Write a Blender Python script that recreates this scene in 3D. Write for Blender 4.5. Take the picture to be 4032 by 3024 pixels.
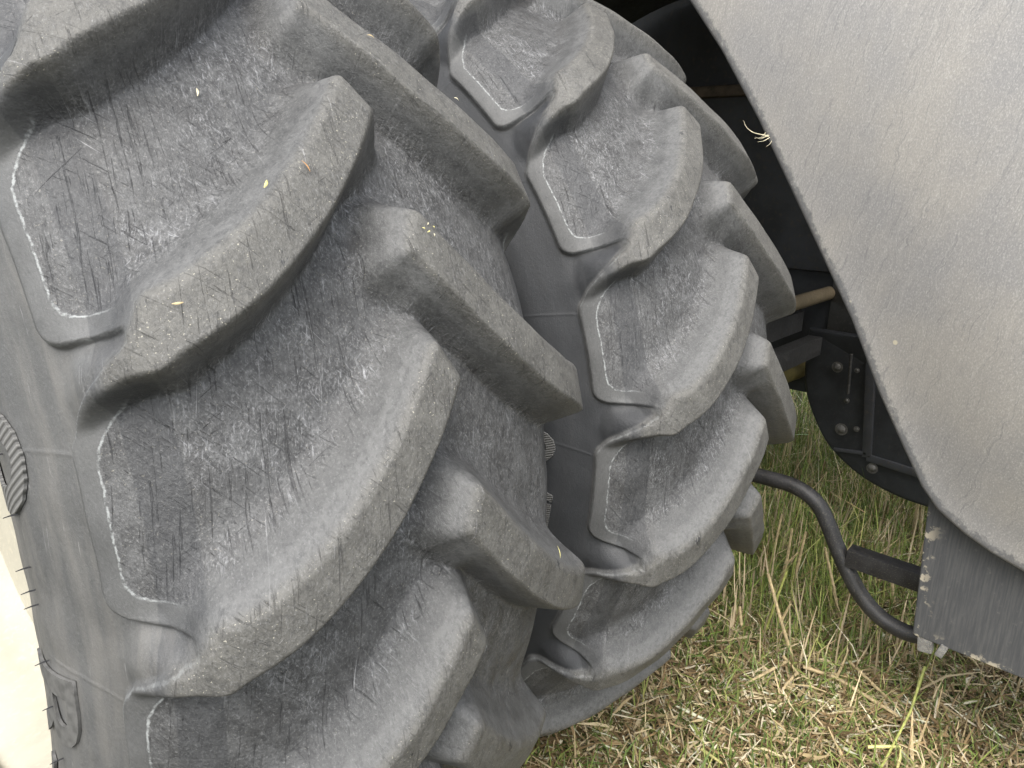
import bpy, bmesh, math, random
import numpy as np
from mathutils import Matrix, Vector

for o in list(bpy.data.objects):
    bpy.data.objects.remove(o)
scene = bpy.context.scene
COL = scene.collection
random.seed(7)
rng = np.random.default_rng(7)
AX = 0.96                     # axle height above the ground

# ------------------------------------------------------------------ camera, light, exposure
cam_d = bpy.data.cameras.new("camera")
cam = bpy.data.objects.new("camera", cam_d)
COL.objects.link(cam)
cam_d.sensor_width = 36.0
cam_d.lens = 26.05
cam_d.clip_start = 0.02
cam_d.clip_end = 400.0
RM = Matrix(((0.65328, 0.19116, -0.73259), (-0.75675, 0.19504, -0.62393), (0.02361, 0.96199, 0.27208)))
cam.matrix_world = Matrix.Translation((-0.5479, -1.5093, 0.5133 + AX)) @ RM.to_4x4()
scene.camera = cam

SUN_ELEV, SUN_AZ = 55.0, 242.0          # azimuth from +Y, clockwise seen from above
world = bpy.data.worlds.new("World")
scene.world = world
world.use_nodes = True
wn = world.node_tree
sky = wn.nodes.new("ShaderNodeTexSky")
sky.sky_type = 'NISHITA'
sky.sun_disc = False
sky.sun_elevation = math.radians(SUN_ELEV)
sky.sun_rotation = math.radians(SUN_AZ)
sky.air_density = 1.0
sky.dust_density = 3.0
bg = wn.nodes["Background"]
bg.inputs[1].default_value = 0.15
haze_mix = wn.nodes.new("ShaderNodeHueSaturation")      # thin white cloud: paler sky
haze_mix.inputs["Saturation"].default_value = 0.32
wn.links.new(sky.outputs[0], haze_mix.inputs["Color"])
wn.links.new(haze_mix.outputs[0], bg.inputs[0])

sun_d = bpy.data.lights.new("sun", 'SUN')
sun_d.energy = 1.1
sun_d.angle = math.radians(50)
sun_d.color = (1.0, 0.95, 0.87)
sun = bpy.data.objects.new("sun", sun_d)
COL.objects.link(sun)
az, el = math.radians(SUN_AZ), math.radians(SUN_ELEV)
to_sun = Vector((math.sin(az) * math.cos(el), math.cos(az) * math.cos(el), math.sin(el)))
sun.rotation_euler = to_sun.to_track_quat('Z', 'Y').to_euler()
sun.location = to_sun * 20

vs = scene.view_settings
vs.view_transform = 'Standard'
vs.look = 'None'
vs.gamma = 1.0
vs.use_curve_mapping = False
vs.exposure = 1.42

# ------------------------------------------------------------------ helpers
def tag(o, label=None, cat=None, group=None, kind=None):
    if label: o["label"] = label
    if cat: o["category"] = cat
    if group: o["group"] = group
    if kind: o["kind"] = kind
    return o

def empty(name, loc=(0, 0, 0), parent=None):
    o = bpy.data.objects.new(name, None)
    o.empty_display_size = 0.1
    o.location = loc
    COL.objects.link(o)
    o.parent = parent
    return o

def link(name, me, mat, parent=None, loc=None):
    if mat is not None and len(me.materials) == 0:
        me.materials.append(mat)
    o = bpy.data.objects.new(name, me)
    COL.objects.link(o)
    o.parent = parent
    if loc: o.location = loc
    return o

def from_bm(name, bm, mat, parent=None, smooth=True, loc=None):
    me = bpy.data.meshes.new(name)
    bm.normal_update()
    bm.to_mesh(me)
    bm.free()
    if smooth:
        me.polygons.foreach_set("use_smooth", [True] * len(me.polygons))
        me.set_sharp_from_angle(angle=math.radians(40))
    return link(name, me, mat, parent, loc)

def np_mesh(name, verts, faces, normals=None, attrs=None, loops_per=4):
    """faces: (n, loops_per) int array"""
    me = bpy.data.meshes.new(name)
    nv, nf = len(verts), len(faces)
    me.vertices.add(nv)
    me.vertices.foreach_set("co", np.ascontiguousarray(verts, np.float32).ravel())
    me.loops.add(nf * loops_per)
    me.loops.foreach_set("vertex_index", np.ascontiguousarray(faces, np.int32).ravel())
    me.polygons.add(nf)
    me.polygons.foreach_set("loop_start", np.arange(0, nf * loops_per, loops_per, dtype=np.int32))
    me.update(calc_edges=True)
    me.polygons.foreach_set("use_smooth", np.ones(nf, bool))
    for k, (typ, arr) in (attrs or {}).items():
        a = me.attributes.new(k, typ, 'POINT')
        prop = "vector" if typ == 'FLOAT_VECTOR' else "color" if typ == 'FLOAT_COLOR' else "value"
        a.data.foreach_set(prop, np.ascontiguousarray(arr, np.float32).ravel())
    if normals is not None:
        me.normals_split_custom_set_from_vertices(np.ascontiguousarray(normals, np.float32))
    return me

def add_box(bm, c, size, rot=None, bevel=0.0):
    ret = bmesh.ops.create_cube(bm, size=1.0)
    vs_ = ret["verts"]
    M = Matrix.Translation(c) @ (rot.to_4x4() if rot else Matrix.Identity(4)) @ Matrix.Diagonal((*size, 1))
    bmesh.ops.transform(bm, matrix=M, verts=vs_)
    if bevel > 0:
        es = list({e for v in vs_ for e in v.link_edges})
        bmesh.ops.bevel(bm, geom=es, offset=bevel, segments=2, profile=0.6, affect='EDGES')

def add_tube(bm, pts, rad, seg=10, cap=True):
    pts = [Vector(p) for p in pts]
    rads = rad if isinstance(rad, (list, tuple)) else [rad] * len(pts)
    rings = []
    up = None
    for i, p in enumerate(pts):
        a = pts[max(i - 1, 0)]
        b = pts[min(i + 1, len(pts) - 1)]
        t = (b - a).normalized()
        if up is None:
            up = t.orthogonal().normalized()
        else:
            up = (up - t * up.dot(t)).normalized()
        w = t.cross(up)
        rings.append([bm.verts.new(p + (up * math.cos(2 * math.pi * k / seg) + w * math.sin(2 * math.pi * k / seg)) * rads[i]) for k in range(seg)])
    for i in range(len(rings) - 1):
        for k in range(seg):
            bm.faces.new((rings[i][k], rings[i][(k + 1) % seg], rings[i + 1][(k + 1) % seg], rings[i + 1][k]))
    if cap:
        bm.faces.new(list(reversed(rings[0])))
        bm.faces.new(rings[-1])

def smooth_path(pts, n=6):
    """Catmull-Rom through the points"""
    P = [Vector(p) for p in pts]
    P = [P[0] * 2 - P[1]] + P + [P[-1] * 2 - P[-2]]
    out = []
    for i in range(1, len(P) - 2):
        for k in range(n):
            t = k / n
            out.append(0.5 * ((2 * P[i]) + (-P[i - 1] + P[i + 1]) * t + (2 * P[i - 1] - 5 * P[i] + 4 * P[i + 1] - P[i + 2]) * t * t + (-P[i - 1] + 3 * P[i] - 3 * P[i + 1] + P[i + 2]) * t ** 3))
    out.append(P[-2])
    return out

# ------------------------------------------------------------------ materials
class NT:
    """small wrapper round a node tree"""
    def __init__(self, name):
        self.m = bpy.data.materials.new(name)
        self.m.use_nodes = True
        self.t = self.m.node_tree
        self.bsdf = self.t.nodes["Principled BSDF"]
    def n(self, typ, **kw):
        nd = self.t.nodes.new(typ)
        for k, v in kw.items(): setattr(nd, k, v)
        return nd
    def plug(self, sock, v):
        if hasattr(v, "is_output"): self.t.links.new(v, sock)
        elif v is not None: sock.default_value = v
    def math(self, op, a, b=None, c=None, clamp=False):
        nd = self.n("ShaderNodeMath", operation=op, use_clamp=clamp)
        for i, v in enumerate((a, b, c)):
            if v is not None: self.plug(nd.inputs[i], v)
        return nd.outputs[0]
    def mix(self, f, a, b, blend='MIX'):
        nd = self.n("ShaderNodeMix", data_type='RGBA', blend_type=blend)
        self.plug(nd.inputs[0], f)
        self.plug(nd.inputs[6], a if not isinstance(a, tuple) else (*a, 1))
        self.plug(nd.inputs[7], b if not isinstance(b, tuple) else (*b, 1))
        return nd.outputs[2]
    def ramp(self, f, lo, hi, a=0.0, b=1.0, smooth=True):
        nd = self.n("ShaderNodeMapRange", interpolation_type='SMOOTHSTEP' if smooth else 'LINEAR')
        for i, v in enumerate((f, lo, hi, a, b)): self.plug(nd.inputs[i], v)
        return nd.outputs[0]
    def noise(self, vec, scale, detail=3.0, rough=0.55, dist=0.0):
        nd = self.n("ShaderNodeTexNoise")
        if vec is not None: self.plug(nd.inputs["Vector"], vec)
        nd.inputs["Scale"].default_value = scale
        nd.inputs["Detail"].default_value = detail
        nd.inputs["Roughness"].default_value = rough
        nd.inputs["Distortion"].default_value = dist
        return nd.outputs["Fac"]
    def map(self, vec, rot=(0, 0, 0), scale=(1, 1, 1), loc=(0, 0, 0)):
        nd = self.n("ShaderNodeMapping")
        self.plug(nd.inputs[0], vec)
        nd.inputs[1].default_value = loc
        nd.inputs[2].default_value = [math.radians(r) for r in rot]
        nd.inputs[3].default_value = scale
        return nd.outputs[0]
    def streak(self, vec, angle, along, across, loc=(0, 0, 0), detail=3.0, dist=0.0):
        v = self.map(vec, rot=(0, 0, angle))
        v = self.map(v, scale=(across, along, 1), loc=loc)
        return self.noise(v, 1.0, detail, 0.6, dist)
    def attr(self, name):
        return self.n("ShaderNodeAttribute", attribute_name=name)
    def bump(self, h, strength, dist, normal=None):
        nd = self.n("ShaderNodeBump")
        nd.inputs["Strength"].default_value = strength
        nd.inputs["Distance"].default_value = dist
        self.plug(nd.inputs["Height"], h)
        if normal is not None: self.plug(nd.inputs["Normal"], normal)
        return nd.outputs[0]

def rubber_material(name="worn_tyre_rubber", side_shade=0.0):
    k = NT(name)
    st = k.attr("st").outputs["Vector"]
    ob = k.n("ShaderNodeTexCoord").outputs["Object"]
    msk = k.n("ShaderNodeSeparateColor")
    k.t.links.new(k.attr("mask").outputs["Color"], msk.inputs[0])
    top, pocket, lug = msk.outputs[0], msk.outputs[1], msk.outputs[2]
    side = k.attr("mask").outputs["Alpha"]
    dk = k.attr("rim_dist").outputs["Fac"]
    big = k.noise(ob, 8.0, 3.0, 0.6)
    mid = k.noise(ob, 34.0, 5.0, 0.68)
    m2 = k.noise(k.map(ob, scale=(1.0, 1.25, 0.8)), 125.0, 4.0, 0.7)
    fine = k.noise(k.map(ob, scale=(1.15, 1.15, 0.85)), 310.0, 4.0, 0.72)
    grain = k.noise(ob, 900.0, 2.0, 0.6)
    sx = k.n("ShaderNodeSeparateXYZ")
    k.t.links.new(st, sx.inputs[0])
    S = k.math('ABSOLUTE', sx.outputs[0])
    inner = k.ramp(k.math('MULTIPLY_ADD', k.noise(st, 25.0, 4.0, 0.7), 0.030, S), 0.268, 0.282, 1.0, 0.0)
    # base tones
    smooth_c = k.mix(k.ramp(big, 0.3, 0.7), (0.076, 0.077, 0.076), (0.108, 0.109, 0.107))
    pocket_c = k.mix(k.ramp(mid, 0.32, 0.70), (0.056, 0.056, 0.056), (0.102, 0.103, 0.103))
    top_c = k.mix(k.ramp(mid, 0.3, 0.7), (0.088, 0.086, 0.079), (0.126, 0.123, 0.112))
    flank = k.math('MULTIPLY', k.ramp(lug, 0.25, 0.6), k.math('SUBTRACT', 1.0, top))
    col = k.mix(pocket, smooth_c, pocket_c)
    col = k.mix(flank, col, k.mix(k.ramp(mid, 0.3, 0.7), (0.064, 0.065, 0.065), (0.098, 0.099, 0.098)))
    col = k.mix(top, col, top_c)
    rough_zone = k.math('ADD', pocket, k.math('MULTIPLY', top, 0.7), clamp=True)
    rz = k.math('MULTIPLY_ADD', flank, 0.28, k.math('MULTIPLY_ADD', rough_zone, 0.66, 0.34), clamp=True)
    # mottling
    dkm = k.math('MULTIPLY', k.ramp(m2, 0.50, 0.36), rz)
    col = k.mix(k.math('MULTIPLY', dkm, 0.42), col, (0.020, 0.021, 0.023))
    ltm = k.math('MULTIPLY', k.ramp(fine, 0.52, 0.70), rz)
    col = k.mix(k.math('MULTIPLY', ltm, 0.45), col, (0.255, 0.255, 0.250))
    dk2 = k.math('MULTIPLY', k.ramp(fine, 0.46, 0.30), rz)
    col = k.mix(k.math('MULTIPLY', dk2, 0.50), col, (0.022, 0.022, 0.024))
    # whitish scuffs in clusters
    patch = k.math('MULTIPLY', k.ramp(k.noise(ob, 13.0, 3.0, 0.6), 0.40, 0.60), k.math('MULTIPLY_ADD', inner, 0.75, 0.25))
    s1 = k.streak(st, 12, 55, 340, detail=6, dist=0.6)
    s2 = k.streak(st, -28, 65, 350, (3, 1, 0), detail=6, dist=0.6)
    s3 = k.streak(st, 48, 75, 340, (7, 5, 0), detail=6, dist=0.6)
    w1 = k.ramp(s1, 0.56, 0.70)
    w2 = k.ramp(s2, 0.58, 0.72)
    w3 = k.ramp(s3, 0.60, 0.74)
    w = k.math('ADD', k.math('ADD', w1, w2), w3, clamp=True)
    cloud = k.math('MULTIPLY', patch, k.ramp(k.math('MULTIPLY_ADD', m2, 0.4, k.math('MULTIPLY', fine, 0.6)), 0.46, 0.66, 0.0, 0.30))
    wp = k.math('ADD', k.math('MULTIPLY', w, k.math('MULTIPLY_ADD', patch, 0.75, 0.10)), cloud, clamp=True)
    col = k.mix(k.math('MULTIPLY', wp, k.math('MULTIPLY_ADD', pocket, 0.55, 0.14)), col, (0.36, 0.365, 0.375))
    # sparse long scratches
    l1 = k.ramp(k.streak(st, 14, 6, 260, (1, 4, 0), detail=3, dist=0.5), 0.715, 0.745)
    l2 = k.ramp(k.streak(st, -34, 7, 260, (4, 14, 0), detail=3, dist=0.5), 0.725, 0.755)
    lsc = k.math('ADD', l1, l2, clamp=True)
    col = k.mix(k.math('MULTIPLY', lsc, k.math('MULTIPLY_ADD', rough_zone, 0.42, 0.12)), col, (0.33, 0.33, 0.335))
    # dark cuts
    d1 = k.streak(st, 6, 11, 260, (11, 2, 0), detail=6, dist=1.2)
    d2 = k.streak(st, -40, 17, 340, (17, 9, 0), detail=6, dist=1.2)
    d3 = k.streak(st, 58, 20, 360, (5, 19, 0), detail=5, dist=1.2)
    c1 = k.ramp(d1, 0.60, 0.67)
    c2 = k.ramp(d2, 0.62, 0.69)
    c3 = k.ramp(d3, 0.66, 0.73)
    cuts = k.math('ADD', k.math('ADD', c1, c2), c3, clamp=True)
    cuts = k.math('MULTIPLY', cuts, k.math('MULTIPLY_ADD', rough_zone, 0.94, 0.05))
    col = k.mix(k.math('MULTIPLY', cuts, 0.52), col, (0.016, 0.016, 0.018))
    # pale crumbs of chaff and dust
    sp = k.noise(k.map(ob, scale=(1, .7, 1.2)), 430.0, 1.0, 0.5)
    sp_m = k.math('MULTIPLY', k.ramp(k.math('MULTIPLY_ADD', k.ramp(big, 0.35, 0.7), 0.05, sp), 0.735, 0.775), k.math('MULTIPLY_ADD', top, 0.85, k.math('MULTIPLY', pocket, 0.35)), clamp=True)
    col = k.mix(k.math('MULTIPLY', sp_m, 0.9), col, (0.40, 0.38, 0.31))
    # scuffed white line along the edge of the rough tread base
    wob = k.math('MULTIPLY_ADD', k.math('SUBTRACT', k.noise(st, 85.0, 4.0, 0.7), 0.5), 0.006, dk)
    gap = k.ramp(k.noise(st, 75.0, 4.0, 0.75), 0.36, 0.60)
    nl = k.math('SUBTRACT', 1.0, k.ramp(lug, 0.12, 0.42))
    ln = k.math('MULTIPLY', k.ramp(k.math('ABSOLUTE', k.math('SUBTRACT', wob, 0.0255)), 0.0003, 0.0016, 1.0, 0.0), k.math('MULTIPLY', gap, nl))
    ln2 = k.ramp(k.math('ABSOLUTE', k.math('SUBTRACT', wob, 0.0012)), 0.0005, 0.0015, 1.0, 0.0)
    ln = k.math('ADD', ln, k.math('MULTIPLY', ln2, k.math('MULTIPLY', gap, 0.35)), clamp=True)
    col = k.mix(k.math('MULTIPLY', ln, 0.66), col, (0.40, 0.42, 0.415))
    # scratches and dust on the sidewall
    v1 = k.streak(st, 4, 12, 200, (2, 8, 0), detail=4)
    col = k.mix(k.math('MULTIPLY', k.ramp(v1, 0.64, 0.72), k.math('MULTIPLY', side, 0.65)), col, (0.27, 0.27, 0.27))
    dust = k.math('MULTIPLY', side, k.ramp(k.noise(k.map(st, scale=(30, 3, 1)), 1.0, 4.0, 0.65), 0.4, 0.7, 0.0, 0.6))
    col = k.mix(dust, col, (0.158, 0.152, 0.140))
    dust2 = k.math('MULTIPLY', k.ramp(S, 0.43, 0.52), 0.5)
    col = k.mix(dust2, col, (0.165, 0.156, 0.138))
    # stripe of cleaner rubber running round each shoulder
    Sw = k.math('MULTIPLY_ADD', k.noise(st, 30.0, 2.0), 0.005, S)
    band = k.math('MULTIPLY', k.ramp(Sw, 0.258, 0.260), k.ramp(Sw, 0.301, 0.303, 1.0, 0.0))
    band = k.math('MULTIPLY', band, k.math('SUBTRACT', 1.0, k.math('MULTIPLY', top, 0.8)))
    col = k.mix(k.math('MULTIPLY', band, 0.40), col, (0.028, 0.030, 0.034))
    # sky sheen painted pale along the worn crest, plus a few wet dark smears on the lug tops
    crest_sheen = k.math('MULTIPLY', k.ramp(lug, 0.72, 0.94), k.math('SUBTRACT', 1.0, top))
    col = k.mix(k.math('MULTIPLY', crest_sheen, k.ramp(m2, 0.35, 0.65, 0.12, 0.38)), col, (0.168, 0.169, 0.166))
    smear = k.math('MULTIPLY', k.ramp(k.noise(k.map(ob, scale=(1, 1, .6)), 26.0, 5.0, 0.7), 0.655, 0.69), k.math('MULTIPLY_ADD', top, 0.75, k.math('MULTIPLY', rough_zone, 0.15)))
    col = k.mix(smear, col, (0.024, 0.025, 0.028))
    if side_shade:  # shade of the gap between the tyres, darkened into the sidewall colour
        col = k.mix(k.math('MULTIPLY', k.ramp(side, 0.3, 1.0), side_shade), col, (0.030, 0.032, 0.035))
    # bump
    h = k.math('MULTIPLY', k.math('MULTIPLY_ADD', fine, 0.8, k.math('MULTIPLY', m2, 0.9)), rz)
    h = k.math('MULTIPLY_ADD', grain, 0.12, h)
    h = k.math('MULTIPLY_ADD', wp, 0.25, h)
    h = k.math('SUBTRACT', h, k.math('MULTIPLY', cuts, 0.9))
    h = k.math('MULTIPLY_ADD', mid, k.math('MULTIPLY', rz, 0.8), h)
    nrm = k.bump(h, 0.62, 0.0022)
    k.plug(k.bsdf.inputs["Base Color"], col)
    k.plug(k.bsdf.inputs["Normal"], nrm)
    k.plug(k.bsdf.inputs["Roughness"], k.ramp(mid, 0.2, 0.8, 0.48, 0.70))
    k.bsdf.inputs["Specular IOR Level"].default_value = 0.5
    return k.m

def painted(name, c, rough=0.5, var=0.25, scale=14.0, metallic=0.0, dirt=(0.16, 0.145, 0.12), dirt_amt=0.4):
    k = NT(name)
    p = k.n("ShaderNodeTexCoord").outputs["Object"]
    a = k.noise(p, scale, 4.0, 0.6)
    b = k.noise(p, scale * 11, 3.0, 0.6)
    col = k.mix(k.ramp(a, 0.3, 0.7), tuple(x * (1 - var) for x in c), tuple(x * (1 + var) for x in c))
    col = k.mix(k.math('MULTIPLY', k.ramp(b, 0.5, 0.75), dirt_amt), col, dirt)
    k.plug(k.bsdf.inputs["Base Color"], col)
    k.plug(k.bsdf.inputs["Roughness"], k.ramp(b, 0.3, 0.7, rough - 0.08, rough + 0.1))
    k.bsdf.inputs["Metallic"].default_value = metallic
    k.plug(k.bsdf.inputs["Normal"], k.bump(b, 0.25, 0.002))
    return k.m

def fender_material():
    k = NT("weathered_grey_plastic")
    p = k.n("ShaderNodeTexCoord").outputs["Object"]
    big = k.noise(p, 3.2, 3.0, 0.6)
    fine = k.noise(k.map(p, scale=(1, 1, 0.6)), 330.0, 3.0, 0.7)
    mid = k.noise(k.map(p, rot=(12, 0, 0), scale=(1, 3.0, 1.0)), 22.0, 4.0, 0.65)
    col = k.mix(k.ramp(big, 0.35, 0.65), (0.226, 0.221, 0.213), (0.276, 0.262, 0.236))
    col = k.mix(k.ramp(fine, 0.50, 0.68, 0.0, 0.40), col, (0.45, 0.44, 0.415))
    col = k.mix(k.ramp(fine, 0.34, 0.50, 0.38, 0.0), col, (0.17, 0.172, 0.18))
    # dried run marks: thin wandering lines down the panel
    warp = k.n("ShaderNodeVectorMath", operation='ADD')
    nz = k.n("ShaderNodeTexNoise")
    k.plug(nz.inputs["Vector"], p)
    nz.inputs["Scale"].default_value = 16.0
    nz.inputs["Detail"].default_value = 4.0
    sc = k.n("ShaderNodeVectorMath", operation='SCALE')
    k.t.links.new(nz.outputs["Color"], sc.inputs[0])
    sc.inputs[3].default_value = 0.045
    k.plug(warp.inputs[0], p)
    k.t.links.new(sc.outputs[0], warp.inputs[1])
    runs = k.noise(k.map(k.map(warp.outputs[0], rot=(-14, 0, 0)), scale=(1, 64, 1.3)), 1.0, 3.0, 0.6)
    edge = k.math('ABSOLUTE', k.math('SUBTRACT', runs, 0.5))
    thin = k.math('MULTIPLY', k.ramp(edge, 0.0, 0.013, 1.0, 0.0), k.ramp(k.noise(p, 9.0, 2.0), 0.24, 0.46))
    col = k.mix(k.math('MULTIPLY', thin, 0.40), col, (0.115, 0.117, 0.122))
    lo = k.ramp(k.math('SUBTRACT', runs, 0.515), 0.0, 0.02)
    lo = k.math('MULTIPLY', lo, k.ramp(k.math('SUBTRACT', runs, 0.535), 0.0, 0.02, 1.0, 0.0))
    col = k.mix(k.math('MULTIPLY', lo, 0.18), col, (0.42, 0.405, 0.37))
    # scuffed grime along the rolled edge
    e = k.attr("edge").outputs["Fac"]
    ew = k.math('MULTIPLY_ADD', k.noise(p, 70.0, 4.0, 0.7), 0.9, k.math('MULTIPLY', e, 0.8))
    col = k.mix(k.math('MULTIPLY', k.ramp(ew, 0.86, 1.12), 0.7), col, (0.075, 0.078, 0.082))
    # rare pale droppings
    vo = k.n("ShaderNodeTexVoronoi")
    k.plug(vo.inputs["Vector"], p)
    vo.inputs["Scale"].default_value = 7.0
    spot = k.ramp(vo.outputs["Distance"], 0.03, 0.045, 1.0, 0.0)
    col = k.mix(k.math('MULTIPLY', spot, 0.6), col, (0.58, 0.52, 0.36))
    k.plug(k.bsdf.inputs["Base Color"], col)
    k.bsdf.inputs["Roughness"].default_value = 0.55
    h = k.math('ADD', k.math('MULTIPLY', fine, 0.8), k.math('MULTIPLY', thin, 0.12))
    k.plug(k.bsdf.inputs["Normal"], k.bump(h, 0.5, 0.0014))
    return k.m

def flap_material():
    k = NT("scratched_black_sheet")
    p = k.n("ShaderNodeTexCoord").outputs["Object"]
    a = k.noise(k.map(p, rot=(7, 0, 0), scale=(1, 230, 14)), 1.0, 5.0, 0.7)
    b = k.noise(p, 60.0, 4.0, 0.7)
    c = k.noise(k.map(p, rot=(70, 0, 0), scale=(1, 140, 5)), 1.0, 3.0, 0.6)
    col = k.mix(k.ramp(a, 0.35, 0.7), (0.050, 0.052, 0.055), (0.080, 0.081, 0.081))
    col = k.mix(k.ramp(b, 0.6, 0.8, 0.0, 0.5), col, (0.20, 0.195, 0.175))
    col = k.mix(k.ramp(c, 0.70, 0.75, 0.0, 0.5), col, (0.26, 0.25, 0.22))
    e = k.attr("edge").outputs["Fac"]
    ed = k.math('MULTIPLY', e, k.ramp(k.noise(p, 20.0, 4.0, 0.7), 0.55, 0.62))
    col = k.mix(ed, col, (0.46, 0.41, 0.31))
    k.plug(k.bsdf.inputs["Base Color"], col)
    k.bsdf.inputs["Roughness"].default_value = 0.5
    k.plug(k.bsdf.inputs["Normal"], k.bump(a, 0.3, 0.001))
    return k.m

def blade_material(name, trans=0.25):
    k = NT(name)
    c = k.attr("tint").outputs["Color"]
    p = k.n("ShaderNodeTexCoord").outputs["Object"]
    n = k.noise(p, 60.0, 2.0)
    col = k.mix(k.ramp(n, 0.3, 0.7, 0.0, 0.35), c, k.mix(0.5, c, (0.03, 0.025, 0.012)))
    k.plug(k.bsdf.inputs["Base Color"], col)
    k.bsdf.inputs["Roughness"].default_value = 0.6
    k.bsdf.inputs["Specular IOR Level"].default_value = 0.3
    return k.m

def ground_material():
    k = NT("thatch_and_soil")
    p = k.n("ShaderNodeTexCoord").outputs["Object"]
    a = k.noise(p, 5.0, 4.0, 0.6)
    b = k.noise(p, 90.0, 4.0, 0.7)
    col = k.mix(k.ramp(a, 0.35, 0.65), (0.050, 0.038, 0.022), (0.045, 0.055, 0.018))
    col = k.mix(k.ramp(b, 0.5, 0.75, 0.0, 0.7), col, (0.20, 0.16, 0.09))
    k.plug(k.bsdf.inputs["Base Color"], col)
    k.bsdf.inputs["Roughness"].default_value = 0.9
    k.plug(k.bsdf.inputs["Normal"], k.bump(b, 0.8, 0.02))
    return k.m

def plain(name, c, rough=0.6):
    k = NT(name)
    p = k.n("ShaderNodeTexCoord").outputs["Object"]
    n = k.noise(p, 80.0, 2.0)
    k.plug(k.bsdf.inputs["Base Color"], k.mix(k.ramp(n, 0.3, 0.7), tuple(x * 0.75 for x in c), tuple(min(1, x * 1.2) for x in c)))
    k.bsdf.inputs["Roughness"].default_value = rough
    return k.m

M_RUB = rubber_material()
M_RUB_SHADED = rubber_material('tyre_rubber_with_shaded_sidewall', 0.9)  # rubber copy with the tyre gap's shade painted on the sidewall
M_FEND = fender_material()
M_FLAP = flap_material()
M_RIM = painted("cream_rim_paint", (0.36, 0.34, 0.275), 0.55, 0.10, 6.0, dirt=(0.60, 0.55, 0.42), dirt_amt=0.3)
M_DARK = painted("dusty_black_paint", (0.022, 0.024, 0.027), 0.5, 0.3, 9.0, dirt=(0.07, 0.065, 0.055), dirt_amt=0.35)
M_CHAS = painted("dusty_chassis_paint", (0.045, 0.047, 0.052), 0.55, 0.3, 5.0, dirt=(0.10, 0.085, 0.065), dirt_amt=0.5)
M_BAR = painted("grey_beam_paint", (0.16, 0.155, 0.145), 0.5, 0.15, 9.0)
M_BRASS = painted("ochre_cylinder_paint", (0.22, 0.175, 0.11), 0.5, 0.25, 9.0, dirt=(0.2, 0.15, 0.08))
M_STEEL = painted("dusty_bolt_metal", (0.13, 0.125, 0.115), 0.6, 0.3, 60.0, metallic=0.3)
M_TUBE = painted("worn_black_tube", (0.016, 0.016, 0.017), 0.55, 0.4, 24.0, dirt=(0.15, 0.135, 0.10), dirt_amt=0.45)
M_CAST = painted("olive_cast_housing", (0.16, 0.13, 0.045), 0.5, 0.3, 12.0)
M_RAIL = painted("brown_grimed_rail", (0.085, 0.062, 0.040), 0.6, 0.4, 20.0)
M_BARD = painted("dark_grey_beam_paint", (0.050, 0.049, 0.047), 0.5, 0.2, 9.0)
M_BRK = painted("mud_caked_bracket", (0.13, 0.13, 0.125), 0.6, 0.4, 60.0, dirt=(0.45, 0.40, 0.30), dirt_amt=0.8)
M_WHISK = plain("black_rubber_hair", (0.02, 0.02, 0.022), 0.5)
M_BLADE = blade_material("grass_and_straw")
M_STRAW = plain("dry_straw", (0.46, 0.36, 0.20), 0.6)
M_STRAWY = plain("pale_yellow_straw", (0.55, 0.50, 0.20), 0.6)
M_GREENST = plain("green_yellow_stem", (0.34, 0.36, 0.10), 0.6)
M_RUST = plain("rusty_chaff", (0.36, 0.19, 0.07), 0.7)

def letter_material():
    k = NT("ribbed_sidewall_lettering")
    p = k.attr("rib").outputs["Fac"]
    w = k.math('SINE', k.math('MULTIPLY', p, 2 * math.pi / 0.0042))
    col = k.mix(k.ramp(w, -0.4, 0.6), (0.105, 0.104, 0.100), (0.165, 0.163, 0.155))
    k.plug(k.bsdf.inputs["Base Color"], col)
    k.bsdf.inputs["Roughness"].default_value = 0.5
    k.plug(k.bsdf.inputs["Normal"], k.bump(w, 0.8, 0.0012))
    return k.m
M_LETTER = letter_material()
M_LETTER_PLAIN = plain('moulded_plain_lettering', (0.105, 0.104, 0.100), 0.55)

# ------------------------------------------------------------------ ground
bm = bmesh.new()
bmesh.ops.create_grid(bm, x_segments=60, y_segments=60, size=60.0)
for v in bm.verts:
    v.co.z = 0.012 * math.sin(v.co.x * 1.7) * math.cos(v.co.y * 2.3)
g = from_bm("ground", bm, ground_material())
tag(g, kind="structure")

# ------------------------------------------------------------------ tyre field
NP = 20
DTH = 2 * math.pi / NP
BASE = [(0, .9280), (.06, .9265), (.12, .9215), (.18, .9115), (.225, .8980), (.256, .8820), (.281, .8640), (.300, .8430), (.313, .8190), (.323, .7920),
        (.335, .7680), (.345, .7430), (.350, .7180), (.349, .6920), (.343, .6600), (.336, .6380), (.324, .6120), (.313, .5940), (.3050, .5800), (.3000, .5680)]

def catmull(pts, n=24):
    P = np.array(pts, float)
    P = np.vstack([[-P[1, 0], P[1, 1]], P, 2 * P[-1] - P[-2]])
    out = []
    for i in range(1, len(P) - 2):
        t = np.arange(n)[:, None] / n
        out.append(0.5 * (2 * P[i] + (-P[i - 1] + P[i + 1]) * t + (2 * P[i - 1] - 5 * P[i] + 4 * P[i + 1] - P[i + 2]) * t ** 2 + (-P[i - 1] + 3 * P[i] - 3 * P[i + 1] + P[i + 2]) * t ** 3))
    out.append(P[-2:-1])
    return np.vstack(out)

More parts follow.
